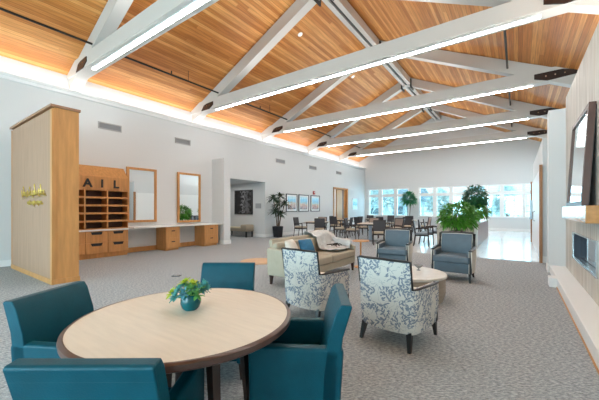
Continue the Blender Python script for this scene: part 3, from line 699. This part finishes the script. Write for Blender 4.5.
pillow('cushion', 'bright blue throw pillow leaning beside the cream one on the sofa', (-3.24, 4.78, .625), (R(0), R(64), R(-14)), .34, mat('blue_pillow', (.02, .14, .27), .7, var=.15, vscale=20))
# throw blanket draped over the back and the seat
prof = [(-.43, .45), (-.44, .62), (-.435, .78), (-.40, .835), (-.34, .845), (-.28, .82), (-.22, .78), (-.17, .73), (-.15, .62), (-.13, .53), (-.08, .495), (.05, .492), (.2, .492), (.33, .492)]
def throw_f(u, v):
    k = v * (len(prof) - 1); i = min(len(prof) - 2, int(k)); a = k - i
    x = prof[i][0] * (1 - a) + prof[i + 1][0] * a; z = prof[i][1] * (1 - a) + prof[i + 1][1] * a
    y = 5.84 + (u - .5) * .80 + .16 * (v - .5)
    y = min(y, 6.25)
    nz = noise.noise(Vector((y * 5, v * 6, 1.3))) * .05 + noise.noise(Vector((y * 13, v * 9, 4))) * .025
    wx = .02 + abs(nz)
    if v > .62: z += abs(nz) * 1.3 + .12 * max(0, (y - 5.65)) * (1 - v) * 2.2
    else: z += abs(nz) * .8
    if v > .5 and y > 6.05: z = max(z, .67 + abs(nz) * .6 - .08 * max(0, v - .7))
    bunch = .10 * math.exp(-((u - .45) / .3) ** 2) * math.exp(-((v - .62) / .22) ** 2)
    return Vector((-3.32 + x + (wx if v > .5 else -.01) * (1 if v > .35 else -1) * .8 + bunch * .5, y, z + bunch))
mb = MB(); mb.grid(throw_f, 60, 50)
thr = mb.build('throw_blanket', None or mat('throw_grey', (.58, .58, .575), .95, bump=.2, bscale=60, var=.1, vscale=14), smooth=True, fix=False)
so = thr.modifiers.new('s', 'SOLIDIFY'); so.thickness = .012; tag(thr, 'rumpled light grey throw blanket draped over the far half of the sofa', 'blanket')
mb = MB()
for k in range(9):
    r_ = random.Random(k); cx = -3.30 + r_.uniform(-.03, .16); cy = 5.62 + k * .04 + r_.uniform(-.02, .02)
    mb.tube([(cx - .03, cy, .585 + .0), (cx + .04, cy + .03, .60), (cx + .10, cy - .01, .58)], .010, 6)
mb.build('fringe', black_m, thr)
# side table
t = thing('side_table', 'small maple pedestal side table at the far end of the sofa', 'side table', (-2.98, 6.62, 0))
MB().lathe([(0, .60), (.19, .60), (.20, .61), (.19, .625), (0, .625)], seg=32).build('tabletop', maple, t, smooth=True)
MB().lathe([(.022, .02), (.018, .3), (.022, .6)], seg=12).build('post', maple, t, smooth=True); MB().lathe([(0, 0), (.15, 0), (.15, .015), (.03, .03), (0, .03)], seg=28).build('foot', maple, t, smooth=True)
# floor mat and floor outlet
mm = MB().lathe([(0, 0), (.46, 0), (.46, .02), (0, .02)], seg=48).build('floor_mat', mat('tan_mat', (.55, .36, .22), .8, var=.08)); mm.location = (-5.42, 5.78, 0); tag(mm, 'thin round tan mat on the carpet left of the sofa', 'mat')
t = thing('floor_outlet', 'small dark floor outlet in the carpet in front of the mail shelves', 'outlet', (-5.6, 3.58, 0), face(-.58, .81)); box('plate', black_m, -.08, .08, -.06, .06, 0, .012, t); box('lid', steel, -.05, .05, -.035, .035, .012, .016, t)

# ---------------------------------------------------------------- alcove bench
t = thing('bench', 'low beige upholstered bench with one raised end in the alcove', 'bench', (-11.0, 10.55, 0))
soft_box(-1.0, .55, -.27, .27, .27, .42, 'seat', mat('bench_fabric', (.36, .31, .235), .8), t, .03); soft_box(.15, .58, -.27, .27, .30, .60, 'bolster', MATS['bench_fabric'], t, .07, 5)
box('seat_pad', mat('pale_pad', (.62, .55, .38), .8), -1.0, .16, -.25, .25, .42, .46, t, .015)
for x in (-.93, .5):
    for y in (-.2, .2): MB().taper((x, y, .28), (x, y, 0), .03, .025).build('leg', blackwood, t)

# ---------------------------------------------------------------- plants
def bush(m, c, rx, rz, n, L, w, seed, droop=.5):
    r = random.Random(seed)
    for k in range(n):
        th = r.uniform(0, 2 * PI); ph = math.acos(r.uniform(-.75, 1)); q = r.uniform(.35, 1.0) ** .6
        d = Vector((math.sin(ph) * math.cos(th), math.sin(ph) * math.sin(th), math.cos(ph)))
        p = Vector(c) + Vector((d.x * rx, d.y * rx, d.z * rz)) * q * .85
        dd = (d + Vector((r.uniform(-.5, .5), r.uniform(-.5, .5), r.uniform(-.1, .5)))).normalized()
        m.leaf(p, dd, L * r.uniform(.7, 1.2), w, droop, r.uniform(-.6, .6))
t = thing('potted_plant', 'bright green bushy plant in a dark pot behind the blue-grey armchair', 'plant', (-1.70, 11.75, 0))
MB().lathe([(0, 0), (.17, 0), (.25, .52), (.26, .60), (.22, .60), (.21, .56), (0, .56)], seg=32).build('pot', blackpot, t, smooth=True); MB().lathe([(0, .565), (.205, .565)], seg=24).build('soil', soil, t)
m = MB(); bush(m, (0, 0, 1.12), .66, .55, 1100, .19, .034, 5, .6); m.build('foliage', green1, t, fix=False)
for k in range(7):
    a = k * .9; MB().tube([(.05 * math.cos(a), .05 * math.sin(a), .55), (.18 * math.cos(a), .18 * math.sin(a), .9), (.30 * math.cos(a), .30 * math.sin(a), 1.15)], .012, 6).build('stem', green3, t)
t = thing('potted_plant', 'darker green bushy plant standing on the low partition wall', 'plant', (-1.40, 14.0, .86))
MB().lathe([(0, 0), (.14, 0), (.19, .22), (.2, .25), (.17, .25), (.16, .22), (0, .22)], seg=28).build('pot', blackpot, t, smooth=True)
m = MB(); bush(m, (0, 0, .95), .48, .56, 800, .19, .036, 8, .7); m.build('foliage', green2, t, fix=False)
m = MB(); bush(m, (.1, -.2, .42), .42, .3, 320, .19, .034, 9, .7); m.build('foliage', green1, t, fix=False)
for k in range(5):
    a = k * 1.3; MB().tube([(.03 * math.cos(a), .03 * math.sin(a), .2), (.1 * math.cos(a), .1 * math.sin(a), .7), (.2 * math.cos(a), .2 * math.sin(a), 1.1)], .01, 6).build('stem', green3, t)
# low partition
t = thing('low_partition', 'low partition with beige end and glossy mauve side behind the blue armchair', 'partition', (0, 0, 0))
box('end_panel', beige_stone, -2.47, -1.15, 12.33, 12.37, 0, .82, t); box('body', beige_stone, -2.45, -1.19, 12.37, 17.3, 0, .82, t)
box('side_panel', mauve, -1.19, -1.165, 12.45, 17.28, .03, .80, t); box('corner_post', white_m, -1.25, -1.15, 12.30, 12.42, 0, .98, t); box('cap', counter_m, -2.5, -1.14, 12.36, 17.33, .82, .855, t)
# dracaena in front of the left wall
t = thing('dracaena', 'tall spiky dracaena in a square black pot beside the alcove', 'plant', (-9.36, 11.32, 0))
MB().taper((0, 0, 0), (0, 0, .52), .15, .19).build('pot', blackpot, t, .01); box('soil', soil, -.15, .15, -.15, .15, .50, .53, t)
rr = random.Random(4)
for k, (ex, ey, ez) in enumerate(((.02, -.36, 1.85), (.1, .42, 1.6), (.08, -.30, 1.25), (.05, -.05, 1.6), (.08, .15, 1.12), (.06, .1, 1.95))):
    MB().tube([(ex * .2, ey * .2, .5), (ex * .5, ey * .4, ez * .6), (ex, ey, ez)], .018, 6).build('cane', bark, t, smooth=True)
    m = MB()
    for q in range(64):
        th = rr.uniform(0, 2 * PI); el = rr.uniform(-.5, 1.2); L = rr.uniform(.28, .42)
        L = min(L, .38 if math.cos(th) < -.3 else L)
        if ex + L * math.cos(th) * math.cos(el) < -.42: continue
        m.leaf((ex, ey, ez), (math.cos(th) * math.cos(el), math.sin(th) * math.cos(el), math.sin(el)), L, .024, .35, rr.uniform(-.4, .4))
    m.build('leaf_head', green3, t, fix=False)
# slender tree by the window wall
t = thing('indoor_tree', 'slender indoor tree with a thin trunk between the two window groups', 'plant', (-6.15, 21.6, 0))
MB().lathe([(0, 0), (.18, 0), (.22, .4), (.19, .4), (0, .37)], seg=24).build('pot', blackpot, t, smooth=True)
for dx in (-.07, .08): MB().tube([(dx * .4, 0, .36), (dx, .02, 1.1), (dx * 2, 0, 1.9)], .022, 6).build('trunk', bark, t, smooth=True)
m = MB(); bush(m, (0, 0, 2.08), .45, .52, 420, .26, .045, 12, .5); m.build('foliage', mat('leaf_mid', (.02, .20, .07), .45, var=.4, vscale=5), t, fix=False)

# ---------------------------------------------------------------- dining area
dfab = mat('charcoal_fabric', (.055, .052, .058), .8); dseat = mat('dining_seat', (.46, .37, .27), .7); frame_m = mat('espresso_frame', (.022, .014, .013), .4); bseat = mat('grey_blue_seat', (.22, .27, .31), .6)
def dchair(back, seat, nm):
    t = thing(nm, '', 'chair')
    soft_box(-.23, .23, -.2, .24, .42, .49, 'seat', seat, t, .02, 2); box('seat_frame', frame_m, -.24, .24, -.22, .24, .37, .42, t)
    m = MB().prism([(-.22, .52), (-.30, .92), (-.265, .92), (-.185, .52)], 0, -.2, .2); m.build('backrest', back, t, .008)
    for s in (-1, 1):
        MB().tube([(s * .215, -.27, 0), (s * .215, -.21, .42), (s * .215, -.29, .93)], .018, 6).build('back_post', frame_m, t)
        MB().taper((s * .22, .22, .63), (s * .22, .24, 0), .018, .014).build('leg', frame_m, t)
        MB().tube([(s * .225, -.235, .62), (s * .24, .05, .655), (s * .225, .24, .635)], .017, 6).build('armrest', frame_m, t)
    box('top_rail', frame_m, -.22, .22, -.305, -.27, .905, .94, t)
    return t
pinkish = mat('taupe_back', (.36, .27, .23), .8)
ch0 = dchair(dfab, dseat, 'dining_chair')
DG = 'dining chairs'
D = [((-8.75, 12.35), (1, .05), 'dark-framed dining chair in profile, nearest the left wall below the prints'),
     ((-7.25, 11.75), (-.45, .9), 'charcoal-backed dining chair at the table behind the sofa back'),
     ((-5.95, 12.3), (.95, .15), 'dark dining chair with beige seat, just behind the sofa throw blanket'),
     ((-4.3, 11.2), (-.45, .9), 'charcoal-backed dining chair with its back to the viewer, nearest the blue armchairs'),
     ((-6.9, 13.6), (-1, -.2), 'dark dining chair on the inner side of the table under the prints'),
     ((-7.9, 18.9), (.2, -1), 'distant dark dining chair in the corner by the small blue print'),
     ((-6.7, 19.3), (0, -1), 'distant dark dining chair below the first window group'),
     ((-4.75, 16.3), (-.4, .9), 'charcoal-backed dining chair in front of the slender indoor tree'),
     ((-4.15, 12.9), (-1, -.2), 'dining chair on the window side of the table nearest the blue armchairs'),
     ((-7.3, 15.6), (-.9, .2), 'beige-seated dining chair in front of the wooden door'),
     ((-3.1, 17.3), (0, -1), 'distant dark dining chair near the plant partition'),
     ((-6.75, 12.75), (-1, -.3), 'dark dining chair between the two nearest dining tables'),
     ((-6.45, 14.4), (.5, .8), 'dark dining chair standing alone beyond the nearest dining tables'),
     ((-5.75, 15.6), (.3, .9), 'dark dining chair in the second row of tables, in front of the first windows'),
     ((-8.2, 14.9), (0, 1), 'dark dining chair at the table in front of the wooden door'),
     ((-8.9, 16.2), (1, 0), 'dark dining chair against the wooden door'),
     ((-5.2, 18.3), (.2, -1), 'dark dining chair behind the table by the slender tree')]
for i, (p, f, l) in enumerate(D):
    if i == 0: put(ch0, (*p, 0), face(*f), l, DG)
    else: copy_tree(ch0, (*p, 0), face(*f), l, DG)
ch1 = dchair(pinkish, dseat, 'dining_chair')
D1 = [((-8.15, 13.35), (.35, -.93), 'taupe-backed dining chair facing the viewer below the middle print'), ((-4.55, 14.2), (-.6, .8), 'taupe-backed dining chair between the two window-side tables'),
      ((-4.0, 16.9), (-1, .1), 'taupe-backed dining chair beside the slender indoor tree'), ((-5.4, 13.4), (.3, -1), 'taupe-backed dining chair on the far side of the nearest table')]
for i, (p, f, l) in enumerate(D1):
    if i == 0: put(ch1, (*p, 0), face(*f), l, DG)
    else: copy_tree(ch1, (*p, 0), face(*f), l, DG)
ch2 = dchair(bseat, bseat, 'dining_chair')
D2 = [((-2.88, 11.75), (.97, .2), 'grey-blue seated dining chair nearest the beige partition end'), ((-2.88, 12.5), (.97, .2), 'grey-blue seated dining chair, middle of the row beside the partition'), ((-2.88, 13.25), (.97, .2), 'grey-blue seated dining chair, last of the row beside the partition')]
for i, (p, f, l) in enumerate(D2):
    if i == 0: put(ch2, (*p, 0), face(*f), l, DG)
    else: copy_tree(ch2, (*p, 0), face(*f), l, DG)
def dtable(label):
    t = thing('dining_table', label, 'table')
    box('tabletop', mat('pale_tabletop', (.62, .52, .42), .35), -.45, .45, -.45, .45, .715, .75, t, .005); box('apron', frame_m, -.40, .40, -.40, .40, .66, .715, t)
    box('pedestal', mat('grey_blue_steel', (.22, .26, .32), .35), -.06, .06, -.06, .06, .03, .66, t); MB().lathe([(0, 0), (.3, 0), (.3, .015), (.06, .04), (0, .04)], seg=24).build('foot', frame_m, t, smooth=True)
    return t
TG = 'square dining tables'
tb = dtable('x'); put(tb, (-7.85, 12.45, 0), R(5), 'square pale dining table below the townscape prints', TG)
for p, a, l in (((-5.1, 12.35, 0), 8, 'square pale dining table nearest the blue-grey armchairs'), ((-8.2, 15.9, 0), 0, 'square pale dining table in front of the wooden door'), ((-5.0, 17.2, 0), 5, 'square pale dining table near the slender indoor tree'), ((-7.3, 18.3, 0), 0, 'square pale dining table below the first window group')):
    copy_tree(tb, p, R(a), l, TG)

# ---------------------------------------------------------------- outside
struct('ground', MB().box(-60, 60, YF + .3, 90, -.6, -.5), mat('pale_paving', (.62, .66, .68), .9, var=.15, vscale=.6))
hm = mat('hazed_leaves', (.66, .78, .78), .9, var=.35, vscale=2.5)  # leaf colour paled towards cyan, bright outdoor haze put into it
for i, (x, y, h, r, lab) in enumerate(((-22, 44, 5.5, 2.2, 'pale bluish tree seen through the left of the first window group'), (-15, 40, 5, 2.0, 'pale bluish tree seen through the right of the first window group'), (-8.2, 43, 4.2, 1.6, 'pale bluish tree seen left of the partition plants through the second window group'), (-.9, 38, 4.0, 1.0, 'slim pale tree seen through the panes right of the partition plants'))):
    t = thing('garden_tree', lab, 'tree', (x, y, -.5), 0, 'trees outside the windows')
    MB().tube([(0, 0, 0), (.1, 0, h * .6)], .16, 8).build('trunk', bark, t)
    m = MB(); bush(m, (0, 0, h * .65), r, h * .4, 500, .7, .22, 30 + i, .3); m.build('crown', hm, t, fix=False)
t = thing('neighbour_building', 'pale building with a dark roof outside beyond the first window group', 'building', (-26, 52, -.5))
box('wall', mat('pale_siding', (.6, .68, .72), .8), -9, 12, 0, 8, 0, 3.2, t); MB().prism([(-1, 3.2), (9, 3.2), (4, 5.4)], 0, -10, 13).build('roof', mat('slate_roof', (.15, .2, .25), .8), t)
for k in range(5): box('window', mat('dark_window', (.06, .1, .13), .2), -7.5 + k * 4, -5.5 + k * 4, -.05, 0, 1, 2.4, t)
t = thing('garden_fence', 'thin railing outside running below the window sills', 'fence', (-10, 33, -.5))
for z in (1.0, 1.6, 2.1): box('rail', mat('rail_grey', (.3, .42, .46), .6), -16, 20, -.03, .03, z, z + .05, t)
for k in range(19): box('post', MATS['rail_grey'], -16 + k * 2, -15.9 + k * 2, -.05, .05, 0, 2.2, t)
